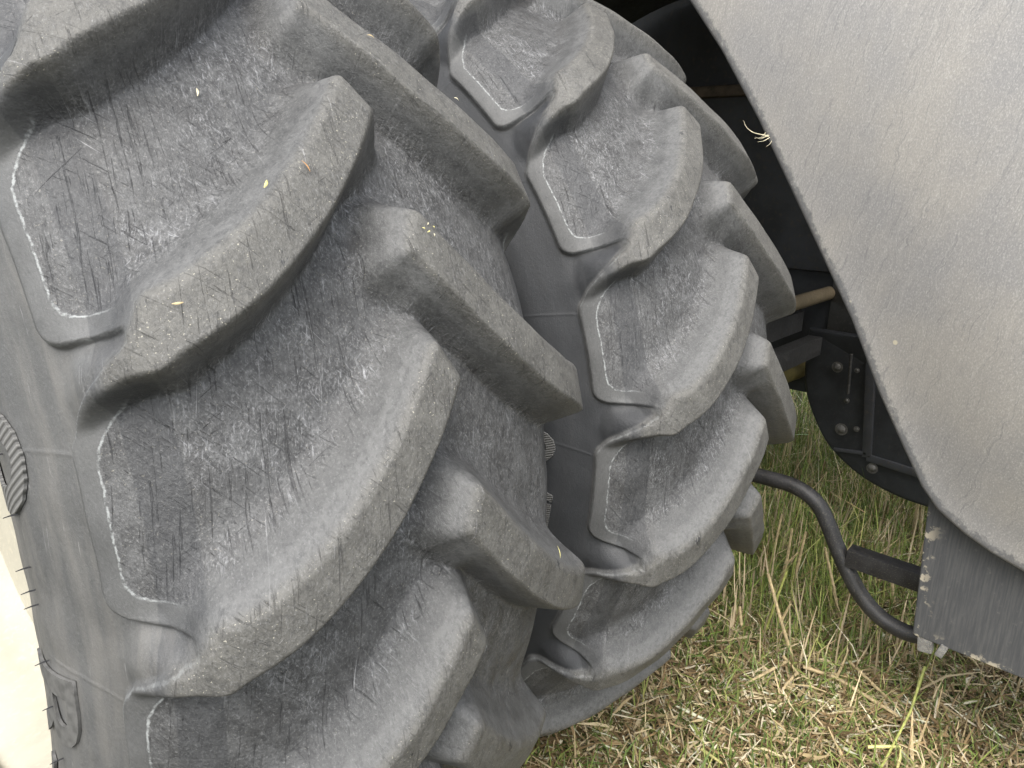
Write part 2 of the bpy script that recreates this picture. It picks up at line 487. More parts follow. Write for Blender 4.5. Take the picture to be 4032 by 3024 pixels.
CP = catmull(BASE)
CS = np.concatenate([[0], np.cumsum(np.hypot(*np.diff(CP, axis=0).T))])
S_END = CS[-1]
def base_at(s):
    """profile point and outward normal at arc length s (right half)"""
    x = np.interp(s, CS, CP[:, 0])
    r = np.interp(s, CS, CP[:, 1])
    e = 0.012
    dx = np.interp(np.minimum(s + e, S_END), CS, CP[:, 0]) - np.where(s - e < 0, -np.interp(np.abs(s - e), CS, CP[:, 0]), np.interp(np.abs(s - e), CS, CP[:, 0]))
    dr = np.interp(np.minimum(s + e, S_END), CS, CP[:, 1]) - np.interp(np.abs(s - e), CS, CP[:, 1])
    l = np.hypot(dx, dr) + 1e-12
    return x, r, -dr / l, dx / l

def smin(a, b, k):
    h = np.clip(0.5 + 0.5 * (b - a) / k, 0, 1)
    return b * (1 - h) + a * h - k * h * (1 - h)
def smax(a, b, k): return -smin(-a, -b, k)
def sstep(x, a, b):
    t = np.clip((x - a) / (b - a), 0, 1)
    return t * t * (3 - 2 * t)

MT = DTH * 0.97      # metres per pitch at the tread
# lug centreline polygon (S outboard, t along the rolling direction, up = +)
def poly_sdf(S, T, pts):
    n = len(pts)
    d = np.full(S.shape, 1e9)
    sgn = np.ones(S.shape)
    for i in range(n):
        ax, ay = pts[i]
        bx, by = pts[i - 1]
        ex, ey = bx - ax, by - ay
        wx, wy = S - ax, T - ay
        q = np.clip((wx * ex + wy * ey) / (ex * ex + ey * ey), 0, 1)
        d = np.minimum(d, (wx - ex * q) ** 2 + (wy - ey * q) ** 2)
        c1 = T >= ay
        c2 = T < by
        c3 = ex * wy > ey * wx
        sgn = np.where((c1 & c2 & c3) | (~c1 & ~c2 & ~c3), -sgn, sgn)
    return sgn * np.sqrt(d)

TIP_LO = (-0.004, 0.002)
TIP_UP = (0.015, 0.046)
END_UP = (0.240, -0.176)
END_LO = (0.251, -0.226)
LOW = (0.345, -0.568 * MT)     # foot of the upper leg
HIGH = (0.345, -0.885 * MT)    # foot of the lower leg
A_DIR = np.array([END_UP[0] + END_LO[0] - TIP_LO[0] - TIP_UP[0], END_UP[1] + END_LO[1] - TIP_LO[1] - TIP_UP[1]])
A_DIR /= np.linalg.norm(A_DIR)
A_PERP = np.array([-A_DIR[1], A_DIR[0]])     # points to the leading (upper) flank
MID = np.array([(TIP_LO[0] + TIP_UP[0] + END_UP[0] + END_LO[0]) / 4, (TIP_LO[1] + TIP_UP[1] + END_UP[1] + END_LO[1]) / 4])
HS = np.array([[-.3, .067], [.10, .069], [.20, .070], [.245, .067], [.265, .060], [.285, .048], [.305, .033], [.325, .017], [.342, .007], [.357, .001], [.40, .0], [1, 0]])

def lug_field(S, T):
    """S outboard coordinate (signed, + = this lug's own side), T metres about the lug's tip; returns height, signed distance"""
    # gentle bow of the lug
    bow = 0.030 * (1 - ((S - 0.118) / 0.128) ** 2)
    Tb = T + np.maximum(bow, 0.0)
    d = poly_sdf(S, Tb, [TIP_LO, TIP_UP, END_UP, END_LO]) - 0.006
    d2 = poly_sdf(S, T, [END_UP, END_LO, (0.365, HIGH[1] + 0.012), (0.365, HIGH[1] + 0.050), (0.272, -0.214)]) - 0.003
    d = smin(d, d2, 0.02)
    rel = (S - MID[0]) * A_PERP[0] + (Tb - MID[1]) * A_PERP[1]
    lead = sstep(rel, -0.02, 0.02)
    nose = sstep(S, 0.05, 0.0)
    slope = 4.2 * (1 - lead) + 1.6 * lead
    slope = slope * (1 - nose) + 1.7 * nose
    kf = 0.022 * (1 - lead) + 0.040 * lead
    H = np.interp(S, HS[:, 0], HS[:, 1])
    fall = H - slope * np.maximum(d, -0.05) * np.clip(H / 0.060, 0.3, 1)
    h = smin(fall, H, 0.0105)
    h = smax(h, 0 * h, kf * np.clip(H / 0.05, 0.15, 1)) - 0.25 * kf * 0
    off = kf * np.clip(H / 0.05, 0.15, 1) * 0.25 * np.exp(-np.maximum(d - 0.02, 0) / 0.05)
    return np.maximum(h - 0, 0), d

def skirt_dist(S, a):
    """distance inside the raised tread mass (metres, >0 inside); a = phase in pitches, notch under each lug end"""
    dA = 0.349 - S
    dB = np.full(S.shape, 1.0)
    for kk in (-1, 0, 1, 2):
        T = (a - kk) * MT
        n = poly_sdf(S, T, [(0.45, -0.585 * MT), (0.345, -0.588 * MT), (0.270, -0.622 * MT), (0.270, -0.655 * MT), (0.345, -0.868 * MT), (0.45, -0.885 * MT)]) - 0.005
        dB = np.minimum(dB, n)
    return smin(dA, dB, 0.030) + 0.002

NTH = 116                                  # samples per pitch
s_tread = np.linspace(0, 0.40, 134)
s_side = np.linspace(0.40, S_END, 54)[1:]
s_half = np.concatenate([s_tread, s_side])
s_all = np.concatenate([-s_half[::-1], s_half[1:]])
NS = len(s_all)
SHIFT = 0.532                             # the right-hand lugs sit half a pitch lower

# one pitch of the height field (periodic), both halves
aa = np.arange(NTH) / NTH                 # phase of theta within the pitch
Sg, Ag = np.meshgrid(s_all, aa, indexing="ij")

def combined(Sg, Ag):
    best = np.zeros(Sg.shape)
    dmin = np.full(Sg.shape, 1.0)
    who = np.zeros(Sg.shape, int)         # which lug owns the vertex: id = side*100 + k offset
    for sd in (0, 1):
        Sx = -Sg if sd == 0 else Sg
        for kk in range(-1, 3):
            T = (Ag - kk + (SHIFT if sd else 0.0)) * MT
            h, d = lug_field(Sx, T)
            dd = np.where(Sx > -0.12, d, 1.0)
            better = dd < dmin
            who = np.where(better, sd * 100 + kk + 10, who)
            dmin = np.minimum(dmin, dd)
            best = np.where(Sx > -0.12, smax(best, h, 0.006), best)
    return best, dmin, who

Hh, Dm, Who = combined(Sg, Ag)
Aside = np.where(Sg < 0, Ag, Ag + SHIFT)
dsk = skirt_dist(np.abs(Sg), Aside)      # >0 inside the tread mass
step = 0.0105 * sstep(dsk, -0.0032, 0.0032)
lugness = np.clip(Hh / 0.05, 0, 1)
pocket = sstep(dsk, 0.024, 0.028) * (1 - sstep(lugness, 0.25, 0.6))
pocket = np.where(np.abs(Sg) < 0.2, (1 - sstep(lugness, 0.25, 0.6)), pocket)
line = np.exp(-((dsk - 0.0255) / 0.0022) ** 2) * (1 - sstep(lugness, 0.10, 0.38))
line += 0.55 * np.exp(-((dsk - 0.001) / 0.0018) ** 2)
side = sstep(dsk, 0.0, -0.006)
topm = sstep(lugness, 0.80, 1.0) * sstep(Dm, 0.008, 0.0)
height = Hh * sstep(np.abs(Sg), 0.42, 0.37) + step - 0.0018 * pocket * sstep(dsk, 0.022, 0.03)
# rib rings near the widest part of the sidewall
ring = np.abs(Sg)
for c in (0.515, 0.523, 0.531):
    height += 0.0026 * np.exp(-((ring - c) / 0.0024) ** 2)

# fine mould seams crossing the sidewall
for a0, lean in ((0.04, 0.9),):
    ph = np.mod(Aside - a0 - lean * (np.abs(Sg) - 0.36) + 0.5, 1.0) - 0.5
    height += 0.0008 * np.exp(-(ph / 0.0065) ** 2) * sstep(np.abs(Sg), 0.345, 0.365) * sstep(np.abs(Sg), 0.47, 0.44)
th = np.arange(NP * NTH) * (DTH / NTH)
bx, br, nx, nr = base_at(np.abs(s_all))
sg = np.sign(s_all)
bx, nx = bx * sg, nx * sg
idx = np.arange(NP * NTH) % NTH
# slow irregular wear so that no two lugs are the same
def lumps(s, t, n=26, amp=0.0011):
    out = np.zeros((len(s), len(t)))
    for _ in range(n):
        ks = rng.uniform(-60, 60)
        kt = rng.integers(-70, 70)
        out += np.cos(ks * s[:, None] + kt * t[None, :] + rng.uniform(0, 6.28))
    return out * amp / math.sqrt(n)
full = height[:, idx] + lumps(s_all, th) * np.clip(1.2 - np.abs(s_all)[:, None] * 1.6, 0.15, 1)
X = bx[:, None] + nx[:, None] * full
Rr = br[:, None] + nr[:, None] * full
V = np.stack([X, -Rr * np.cos(th)[None, :], Rr * np.sin(th)[None, :]], -1)      # NS, NTHT, 3
NTT = NP * NTH
# vertex normals from central differences (so that separate lugs meet without a seam)
dS = np.gradient(V, axis=0)
dT = np.roll(V, -1, 1) - np.roll(V, 1, 1)
Nn = np.cross(dS, dT)
Nn /= np.linalg.norm(Nn, axis=-1, keepdims=True) + 1e-12
rad = V.copy(); rad[..., 0] = V[..., 0] * 0.3
if (Nn * rad).sum(-1).mean() < 0:
    Nn = -Nn
    FLIP = True
else:
    FLIP = False
ST = np.stack([np.repeat(s_all[:, None], NTT, 1), np.repeat(np.mod(th[None, :] - 1.5, 2 * math.pi) * 0.93, NS, 0), np.zeros((NS, NTT))], -1)
MSK = np.stack([topm, pocket, lugness, side], -1)[:, idx, :]
DSK = np.clip(dsk, -0.1, 0.1)[:, idx]
# faces and their owners
ii, jj = np.meshgrid(np.arange(NS - 1), np.arange(NTT), indexing="ij")
j2 = (jj + 1) % NTT
F = np.stack([ii * NTT + jj, ii * NTT + j2, (ii + 1) * NTT + j2, (ii + 1) * NTT + jj], -1)
if not FLIP:
    F = F[..., ::-1]
fi = lambda A: (A[:-1, :] + A[1:, :] + np.roll(A, -1, 1)[:-1, :] + np.roll(A, -1, 1)[1:, :]) / 4
isl = (fi(Dm[:, idx]) < 0.030) & (np.abs(s_all[:-1])[:, None] < 0.345) & (fi(dsk[:, idx]) > 0.004)
pitch_no = np.floor_divide(np.arange(NTT), NTH)[None, :]
owner = (Who[:-1][:, idx] // 100) * 1000 + ((Who[:-1][:, idx] % 100) - 10 - pitch_no) % NP
owner = np.where(isl, owner, -1)
for sd in (0, 1):
    cells = {(i, j) for i, j in np.argwhere(np.roll(owner, NTH * 4, 1) == sd * 1000)}      # lug 0 moved clear of the wrap
    best_c = []
    while cells:
        stack = [cells.pop()]
        comp = []
        while stack:
            c = stack.pop()
            comp.append(c)
            for q in ((c[0] + 1, c[1]), (c[0] - 1, c[1]), (c[0], c[1] + 1), (c[0], c[1] - 1)):
                if q in cells:
                    cells.remove(q)
                    stack.append(q)
        if len(comp) > len(best_c): best_c = comp
    keep = np.zeros(owner.shape, bool)
    bc = np.array(best_c)
    keep[bc[:, 0], bc[:, 1]] = True
    keep = np.roll(keep, -NTH * 4, 1)
    for kk in range(NP):
        m = owner == sd * 1000 + kk
        kp = np.roll(keep, -kk * NTH, 1)
        owner = np.where(m & ~kp, -1, owner)

def submesh(name, mask):
    fs = F[mask]
    used, inv = np.unique(fs.ravel(), return_inverse=True)
    return np_mesh(name, V.reshape(-1, 3)[used], inv.reshape(-1, 4), Nn.reshape(-1, 3)[used],
                   {"st": ('FLOAT_VECTOR', ST.reshape(-1, 3)[used]), "mask": ('FLOAT_COLOR', MSK.reshape(-1, 4)[used]), "rim_dist": ('FLOAT', DSK.reshape(-1)[used])})

me_tyre = submesh("tyre", owner < 0)
me_lugs = [submesh("lug", owner == sd * 1000 + k) for k in range(NP) for sd in (0, 1)]

# ------------------------------------------------------------------ rim, lettering, whiskers
def lathe_mesh(name, prof, n=96):
    P = np.array(prof)
    a = np.arange(n) * 2 * math.pi / n
    v = np.stack([np.repeat(P[:, :1], n, 1), -P[:, 1:2] * np.cos(a), P[:, 1:2] * np.sin(a)], -1).reshape(-1, 3)
    i, j = np.meshgrid(np.arange(len(P) - 1), np.arange(n), indexing="ij")
    f = np.stack([i * n + j, i * n + (j + 1) % n, (i + 1) * n + (j + 1) % n, (i + 1) * n + j], -1).reshape(-1, 4)
    me = np_mesh(name, v, f)
    me.set_sharp_from_angle(angle=math.radians(35))
    return me

rim_prof = [(-.304, .556), (-.312, .584), (-.306, .590), (-.294, .566), (-.270, .550), (-.200, .540), (-.160, .530), (-.140, .515), (-.115, .30), (-.105, .22), (-.115, .20), (-.120, .02),
            (-.09, .02), (-.08, .20), (-.06, .30), (-.10, .50), (-.09, .53), (.10, .532), (.20, .540), (.270, .550), (.294, .566), (.306, .590), (.312, .584), (.304, .556)]
me_rim = lathe_mesh("rim", rim_prof)
hub_prof = [(-.18, .001), (-.18, .10), (-.17, .115), (-.13, .12), (-.112, .13)]
me_hub = lathe_mesh("hub", hub_prof, 48)
def bolt_mesh():
    bm = bmesh.new()
    bmesh.ops.create_cone(bm, cap_ends=True, segments=6, radius1=0.016, radius2=0.015, depth=0.022, matrix=Matrix.Rotation(math.pi / 2, 4, 'Y'))
    me = bpy.data.meshes.new("wheel_nut")
    bm.to_mesh(me); bm.free()
    me.materials.append(M_STEEL)
    return me
me_nut = bolt_mesh()

side_lut_r = CP[CS > 0.40][:, 1]
side_lut_x = CP[CS > 0.40][:, 0]
def side_x(r):
    return float(np.interp(r, side_lut_r[::-1], side_lut_x[::-1]))

def letter_objs(text, ang0, r0, size, parent, adv, wide=1.0, mat=None):
    """raised characters on the outer (-x) sidewall, tops pointing outward, read clockwise; ang0 in degrees of the first"""
    ang = ang0
    for ch in text:
        if ch == ' ':
            ang -= adv * 0.95
            continue
        cu = bpy.data.curves.new("marking", 'FONT')
        cu.body = ch
        cu.size = size / 0.70
        cu.extrude = 0.0016
        cu.align_x = 'CENTER'
        cu.offset = 0.0015
        cu.resolution_u = 4
        tmp = bpy.data.objects.new("tmp", cu)
        COL.objects.link(tmp)
        dg = bpy.context.evaluated_depsgraph_get()
        me = bpy.data.meshes.new_from_object(tmp.evaluated_get(dg))
        bpy.data.objects.remove(tmp)
        bm = bmesh.new()
        bm.from_mesh(me)
        for _ in range(2):
            long_e = [e for e in bm.edges if e.calc_length() > 0.02]
            if long_e:
                bmesh.ops.subdivide_edges(bm, edges=long_e, cuts=2)
        bmesh.ops.triangulate(bm, faces=bm.faces)
        bm.to_mesh(me)
        bm.free()
        rib = np.zeros(len(me.vertices), np.float32)
        for v in me.vertices:
            px, py, pz = v.co
            rib[v.index] = px * 0.96 + py * 0.28
            r = r0 + py
            a = math.radians(ang) - px * wide / (r0 + 0.5 * size)
            v.co = (-(side_x(r) + 0.0012 + pz + 0.0016), -r * math.cos(a), r * math.sin(a))
        at = me.attributes.new("rib", 'FLOAT', 'POINT')
        at.data.foreach_set("value", rib)
        me.materials.clear()
        link("marking", me, mat or M_LETTER, parent)
        ang -= adv * (0.7 if ch == '/' else 1.0)

def build_wheel(parent, x, theta, label, shaded=False):
    w = empty("wheel", (x, 0, AX), parent)
    w.rotation_euler.x = -theta
    w["label"] = label
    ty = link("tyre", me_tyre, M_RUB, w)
    if shaded:
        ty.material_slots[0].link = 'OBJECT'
        ty.material_slots[0].material = M_RUB_SHADED
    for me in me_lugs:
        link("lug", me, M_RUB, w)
    link("rim", me_rim, M_RIM, w)
    link("hub", me_hub, M_RIM, w)
    for i in range(10):
        a = i * 2 * math.pi / 10
        link("wheel_nut", me_nut, None, w, (-.126, -.165 * math.cos(a), .165 * math.sin(a)))
    return w

tractor = empty("tractor", (1.6, 0, 0))
tag(tractor, "big tractor with grey mudguard and dual wheels standing in stubble", "tractor")
tractor_off = (-1.6, 0, 0)
ROOT = empty("tmp_root")     # replaced below: children are placed in tractor space
bpy.data.objects.remove(ROOT)
def T(p): return (p[0] - 1.6, p[1], p[2])

TH0, TH1 = 0.6131, 0.9695 + 7 * DTH
w_out = build_wheel(tractor, 0.0 - 1.6, TH0, "outer wheel of the dual pair with cream rim")
w_in = build_wheel(tractor, 0.8158 - 1.6, TH1, "inner wheel of the dual pair with shade painted into its black sidewall", True)
# sidewall size marking; angles are world angles turned into wheel space
letter_objs("0", 18.5 - math.degrees(TH0), 0.652, 0.100, w_out, 11.5, 1.7)
letter_objs("R38", 18.5 - 22.4 - math.degrees(TH0), 0.668, 0.088, w_out, 11.5, 1.7, M_LETTER_PLAIN)
letter_objs("800/70 R38", 1.5 + 2 * 6.6 - math.degrees(TH1) + 1.2, 0.650, 0.100, w_in, 6.6)

# vent whiskers on the outer sidewall
me_wh = None
bm = bmesh.new()
add_tube(bm, [(0, 0, 0), (-.006, .001, .0006), (-.013, .0025, .0005)], [0.0009, 0.0008, 0.0004], 6)
me_wh = bpy.data.meshes.new("rubber_whisker"); bm.to_mesh(me_wh); bm.free()
for deg in (19, 14.0, 9.5, 7.5, 6.2, 1.0, -3.5, -9.5, -15.5, -17.5, -24, -30, 40, 55, 70, 90, 120):
    a = math.radians(deg) - TH0
    r = 0.715
    link("rubber_whisker", me_wh, M_WHISK, w_out, (-side_x(r) - 0.001, -r * math.cos(a), r * math.sin(a)))

# ------------------------------------------------------------------ mudguard and flap (plates facing the outer side)
def plate(name, outline, x, mat, parent, bulge, lip, thick=0.012, step=0.018, edge_w=0.03, lip_w=0.03):
    """vertical plate in the yz plane with outward bulge (-x) and a rolled edge; outline is a closed list of (y,z)"""
    O = np.array(outline, float)
    # resample
    seg = np.vstack([O, O[:1]])
    L = np.concatenate([[0], np.cumsum(np.hypot(*np.diff(seg, axis=0).T))])
    n = int(L[-1] / 0.012)
    q = np.linspace(0, L[-1], n, endpoint=False)
    B = np.stack([np.interp(q, L, seg[:, 0]), np.interp(q, L, seg[:, 1])], 1)
    C = B.mean(0)
    tang = np.roll(B, -1, 0) - np.roll(B, 1, 0)
    nor = np.stack([-tang[:, 1], tang[:, 0]], 1)
    nor /= np.linalg.norm(nor, axis=1)[:, None]
    if ((C - B) * nor).sum() < 0: nor = -nor
    rings, xs, es = [], [], []
    # back face edge, rolled lip, then inward rings
    rings.append(B + nor * 0.001); xs.append(np.full(n, x + thick)); es.append(1.0)
    for a in np.linspace(0, math.pi / 2, 6):
        rings.append(B + nor * (lip_w * (1 - math.cos(a)))); xs.append(np.full(n, x - lip * math.sin(a))); es.append(1.0 if a < 0.9 else 0.8)
    rb = rings[-1]
    for t in np.concatenate([[0.02, 0.04, 0.06, 0.09, 0.13], np.linspace(0.18, 0.985, 18)]):
        p = rb * (1 - t) + C * t
        d = np.linalg.norm(p - rb, axis=1)
        rings.append(p)
        gq = 1 - ((p[:, 0] + 1.75) / 1.9) ** 2 - ((p[:, 1] - AX + 0.25) / 1.45) ** 2
        gq = np.maximum(gq, -0.9)
        xs.append(x - lip - bulge * gq * (1 - np.exp(-(d / 0.30) ** 1.5)))
        es.append(float(np.clip(1 - np.mean(d) / edge_w * 0.35, 0, 1)) * 0.7)
    m = len(rings)
    v = np.concatenate([np.stack([xx, r[:, 0], r[:, 1]], 1) for r, xx in zip(rings, xs)])
    ev = np.concatenate([np.full(n, e) for e in es])
    i, j = np.meshgrid(np.arange(m - 1), np.arange(n), indexing="ij")
    f = np.stack([i * n + j, i * n + (j + 1) % n, (i + 1) * n + (j + 1) % n, (i + 1) * n + j], -1).reshape(-1, 4)
    # close the middle and the back with small fans of quads
    me = np_mesh(name, v, f, attrs={"edge": ('FLOAT', ev)})
    bm = bmesh.new(); bm.from_mesh(me)
    bm.verts.ensure_lookup_table()
    bm.faces.new([bm.verts[(m - 1) * n + k] for k in range(n)])
    bm.faces.new([bm.verts[k] for k in range(n)])
    bmesh.ops.recalc_face_normals(bm, faces=bm.faces)
    bm.to_mesh(me); bm.free()
    me.polygons.foreach_set("use_smooth", [True] * len(me.polygons))
    me.set_sharp_from_angle(angle=math.radians(50))
    return link(name, me, mat, parent)

def zz(l): return [(y, z + AX) for y, z in l]
fo = zz([(-.27, 1.20), (-.40, 1.055), (-.493, .947), (-.594, .821), (-.709, .655), (-.81, .493), (-.908, .335), (-.991, .201), (-1.078, .035), (-1.15, -.085), (-1.20, -.165),
         (-1.24, -.210), (-1.299, -.249), (-1.36, -.278), (-1.425, -.299), (-1.55, -.325), (-1.75, -.34), (-1.98, -.33), (-2.5, -.30), (-2.85, -.24), (-2.97, -.10), (-3.0, .1), (-3.0, 2.0), (.20, 2.0), (-.05, 1.5)])
fender = plate("mudguard", fo, 1.3 - 1.6, M_FEND, tractor, 0.12, 0.008, edge_w=0.012, lip_w=0.014)
fl = zz([(-1.205, -.10), (-1.232, -.573), (-2.02, -.600), (-2.03, -.10)])
flap = plate("mud_flap", fl, 1.352 - 1.6, M_FLAP, tractor, 0.0, 0.004, thick=0.006, lip_w=0.004, edge_w=0.012)
bm = bmesh.new()
add_box(bm, T((1.362, -1.262, AX - .588)), (0.026, 0.034, 0.046), Matrix.Rotation(-0.12, 3, 'X'), bevel=0.005)
add_box(bm, T((1.352, -1.300, AX - .588)), (0.014, 0.018, 0.036), Matrix.Rotation(0.3, 3, 'X'), bevel=0.003)
from_bm("flap_bracket", bm, M_BRK, tractor)

# ------------------------------------------------------------------ step rail behind the flap
bm = bmesh.new()
rail = smooth_path([T((x, y, z + AX)) for x, y, z in [(1.5, -.30, -.40), (1.5, -.50, -.352), (1.5, -.63, -.340), (1.5, -.76, -.334), (1.5, -.85, -.336), (1.5, -.915, -.365), (1.5, -.955, -.420), (1.5, -.985, -.475), (1.5, -1.025, -.540), (1.5, -1.07, -.600), (1.5, -1.13, -.645), (1.5, -1.20, -.660), (1.51, -1.245, -.645), (1.53, -1.285, -.590), (1.54, -1.30, -.50)]], 5)
add_tube(bm, rail, 0.0225, 14)
r_ = from_bm("step_rail", bm, M_TUBE, tractor)
bm = bmesh.new()
add_box(bm, T((1.5, -1.30, AX - .497)), (0.05, 0.56, 0.052), Matrix.Rotation(0.02, 3, 'X'), bevel=0.004)
from_bm("step_bar", bm, M_TUBE, tractor)

# ------------------------------------------------------------------ underside of the tractor
bm = bmesh.new()
add_box(bm, T((3.1, -0.4, AX + 0.80)), (0.9, 4.4, 1.30), bevel=0.02)
from_bm("chassis_panel", bm, M_CHAS, tractor)
def bar(name, y, z, h, x0, x1, mat, w=0.06):
    bm = bmesh.new()
    add_box(bm, T(((x0 + x1) / 2, y, z + AX)), (x1 - x0, w, h), bevel=0.005)
    return from_bm(name, bm, mat, tractor)
bar("frame_bar", -.44, -.035, .085, 1.4, 2.50, M_BARD)
bar("frame_bar", -.52, -.130, .075, 1.4, 2.52, M_BARD)
bm = bmesh.new()
add_tube(bm, [T((1.4, -.50, AX + .065)), T((2.68, -.50, AX + .065))], 0.028, 20)
from_bm("ram_tube", bm, M_BRASS, tractor)
bm = bmesh.new()
add_box(bm, T((2.64, -.74, AX + .02)), (0.03, 0.46, 0.46), Matrix.Rotation(-0.2, 3, 'Z'), bevel=0.006)
from_bm("end_plate", bm, M_BARD, tractor)
bm = bmesh.new()
add_box(bm, T((2.70, .20, AX - .08)), (0.04, 1.6, 0.60), bevel=0.006)
from_bm("back_plate", bm, M_DARK, tractor)
# unseen deck and block, added to shade the space behind the inner wheel
bm = bmesh.new()
add_box(bm, T((2.40, .10, AX + 1.52)), (1.9, 2.6, 0.06), bevel=0.02)
from_bm("shade_deck", bm, M_CHAS, tractor)
bm = bmesh.new()
add_box(bm, T((2.75, .25, AX + 2.0)), (1.2, 2.0, 0.9), bevel=0.06)
from_bm("shade_block", bm, M_CHAS, tractor)
bm = bmesh.new()
add_box(bm, T((2.63, -.10, AX + .88)), (0.05, 1.4, 0.045), bevel=0.006)
from_bm("chassis_rail", bm, M_RAIL, tractor)
bm = bmesh.new()
add_tube(bm, smooth_path([T((2.3, -.36, AX - .20)), T((2.45, -.38, AX - .26)), T((2.7, -.40, AX - .27))]), [0.06] * 13, 18)
add_tube(bm, [T((2.33, -.42, AX - .33)), T((2.33, -.30, AX - .24))], 0.045, 14)
from_bm("gear_housing", bm, M_CAST, tractor)
# round black shield with a turned rim, ribs and bolts
so = [(p.y, p.z) for p in smooth_path([(0, y, z + AX) for y, z in [(-0.4821, -0.0668), (-0.4832, -0.1897), (-0.4962, -0.3083), (-0.5408, -0.4214), (-0.6246, -0.5455), (-0.7486, -0.6347), (-0.8791, -0.6814), (-1.001, -0.6988), (-1.1728, -0.6977), (-1.3469, -0.6325), (-1.4992, -0.5019), (-1.5862, -0.317), (-1.608, -0.0668)]], 6)]
shield = plate("round_shield", so, 2.55 - 1.6, M_DARK, tractor, -0.03, 0.012, lip_w=0.012)
for (y, z, r) in [(-0.6692, -0.4628, 0.017), (-0.8084, -0.5955, 0.015), (-0.6181, -0.2082, 0.015), (-0.7268, -0.4476, 0.008), (-0.6942, -0.2082, 0.007), (-0.6725, -0.3388, 0.008)]:
    bm = bmesh.new()
    bmesh.ops.create_cone(bm, cap_ends=True, segments=16, radius1=r * 1.5, radius2=r * 1.4, depth=0.004, matrix=Matrix.Translation(T((2.535, y, z + AX))) @ Matrix.Rotation(math.pi / 2, 4, 'Y'))
    bmesh.ops.create_uvsphere(bm, u_segments=12, v_segments=8, radius=r, matrix=Matrix.Translation(T((2.532, y, z + AX))) @ Matrix.Diagonal((.6, 1, 1, 1)))
    from_bm("bolt", bm, M_STEEL, shield)
for (y0, z0, y1, z1, w_) in [(-0.7377, -0.1538, -0.7812, -0.5563, 0.035), (-0.7812, -0.5563, -1.1728, -0.589, 0.03), (-0.6507, -0.5563, -0.7812, -0.54, 0.015)]:
    bm = bmesh.new()
    ln_ = math.hypot(y1 - y0, z1 - z0)
    add_box(bm, T((2.545, (y0 + y1) / 2, (z0 + z1) / 2 + AX)), (0.03, ln_, w_), Matrix.Rotation(math.atan2(z1 - z0, y1 - y0), 3, 'X'), bevel=0.004)
    from_bm("shield_rib", bm, M_CHAS, shield)
bm = bmesh.new()
add_tube(bm, [T((2.52, -0.667, AX + -0.143)), T((2.52, -0.6779, AX + -0.3061))], 0.006, 8)
from_bm("rod", bm, M_BARD, shield)
# unseen curved wing, added to shade the inner wheel from above
bm = bmesh.new()
ring_ = []
for i in range(25):
    a = math.radians(67 + i * 3.4)
    ring_.append([bm.verts.new(T((xx, -r * math.cos(a), r * math.sin(a) + AX))) for xx, r in ((0.50, 1.27), (0.50, 1.29), (2.55, 1.29), (2.55, 1.27))])
for i in range(24):
    for k in range(4):
        bm.faces.new((ring_[i][k], ring_[i][(k + 1) % 4], ring_[i + 1][(k + 1) % 4], ring_[i + 1][k]))
for e in (ring_[0], ring_[-1]):
    bm.faces.new(e)
bmesh.ops.recalc_face_normals(bm, faces=bm.faces)
from_bm("shade_wing", bm, M_CHAS, tractor)
# axle between the wheels
bm = bmesh.new()
add_tube(bm, [T((-0.1, 0, AX)), T((2.7, 0, AX))], 0.10, 24)
from_bm("axle", bm, M_DARK, tractor)

# ------------------------------------------------------------------ grass and straw
def blades(name, n, xr, yr, gen, mat):
    """n bent two-segment blades"""
    px = rng.uniform(*xr, n); py = rng.uniform(*yr, n)
    ang = rng.uniform(0, 2 * math.pi, n)
    ln, wd, lift, tip, z0, tint = gen(n, px, py)
    dx, dy = np.cos(ang), np.sin(ang)
    wx, wy = -dy * wd / 2, dx * wd / 2
    b = np.stack([px, py, z0], 1)
    ch, sh = np.cos(lift), np.sin(lift)
    m = b + np.stack([dx * ln * .5 * ch, dy * ln * .5 * ch, ln * .5 * sh], 1)
    lift2 = lift + tip
    t = m + np.stack([dx * ln * .5 * np.cos(lift2), dy * ln * .5 * np.cos(lift2), ln * .5 * np.sin(lift2)], 1)
    for q in (m, t): q[:, 2] = np.maximum(q[:, 2], 0.003)
    W = np.stack([wx, wy, 0 * wx], 1)
    twist = np.stack([0 * wx, 0 * wx, wd * rng.uniform(-.4, .4, n)], 1)
    v = np.stack([b - W, b + W, m + W * .95 + twist, m - W * .95 - twist, t + W * .3, t - W * .3], 1).reshape(-1, 3)
    o = np.arange(n)[:, None] * 6
    f = np.concatenate([o + np.array([0, 1, 2, 3]), o + np.array([3, 2, 4, 5])], 0)
    me = np_mesh(name, v, f, attrs={"tint": ('FLOAT_COLOR', np.repeat(np.concatenate([tint, np.ones((n, 1))], 1), 6, 0))})
    return link(name, me, mat)

def pick(n, cols, w):
    c = np.array(cols)[rng.choice(len(cols), n, p=np.array(w) / sum(w))]
    return np.minimum(c * rng.uniform(0.8, 1.45, (n, 1)), 0.75)

STRAWS = [(.50, .41, .25), (.40, .31, .17), (.62, .55, .40), (.24, .165, .08), (.13, .088, .042)]
GREENS = [(.135, .185, .040), (.085, .130, .030), (.20, .235, .060), (.30, .30, .10)]
def patchy(px, py):
    return 0.5 + 0.5 * np.sin(px * 3.1 + 1.3 * np.sin(py * 2.2)) * np.cos(py * 3.7 + px)

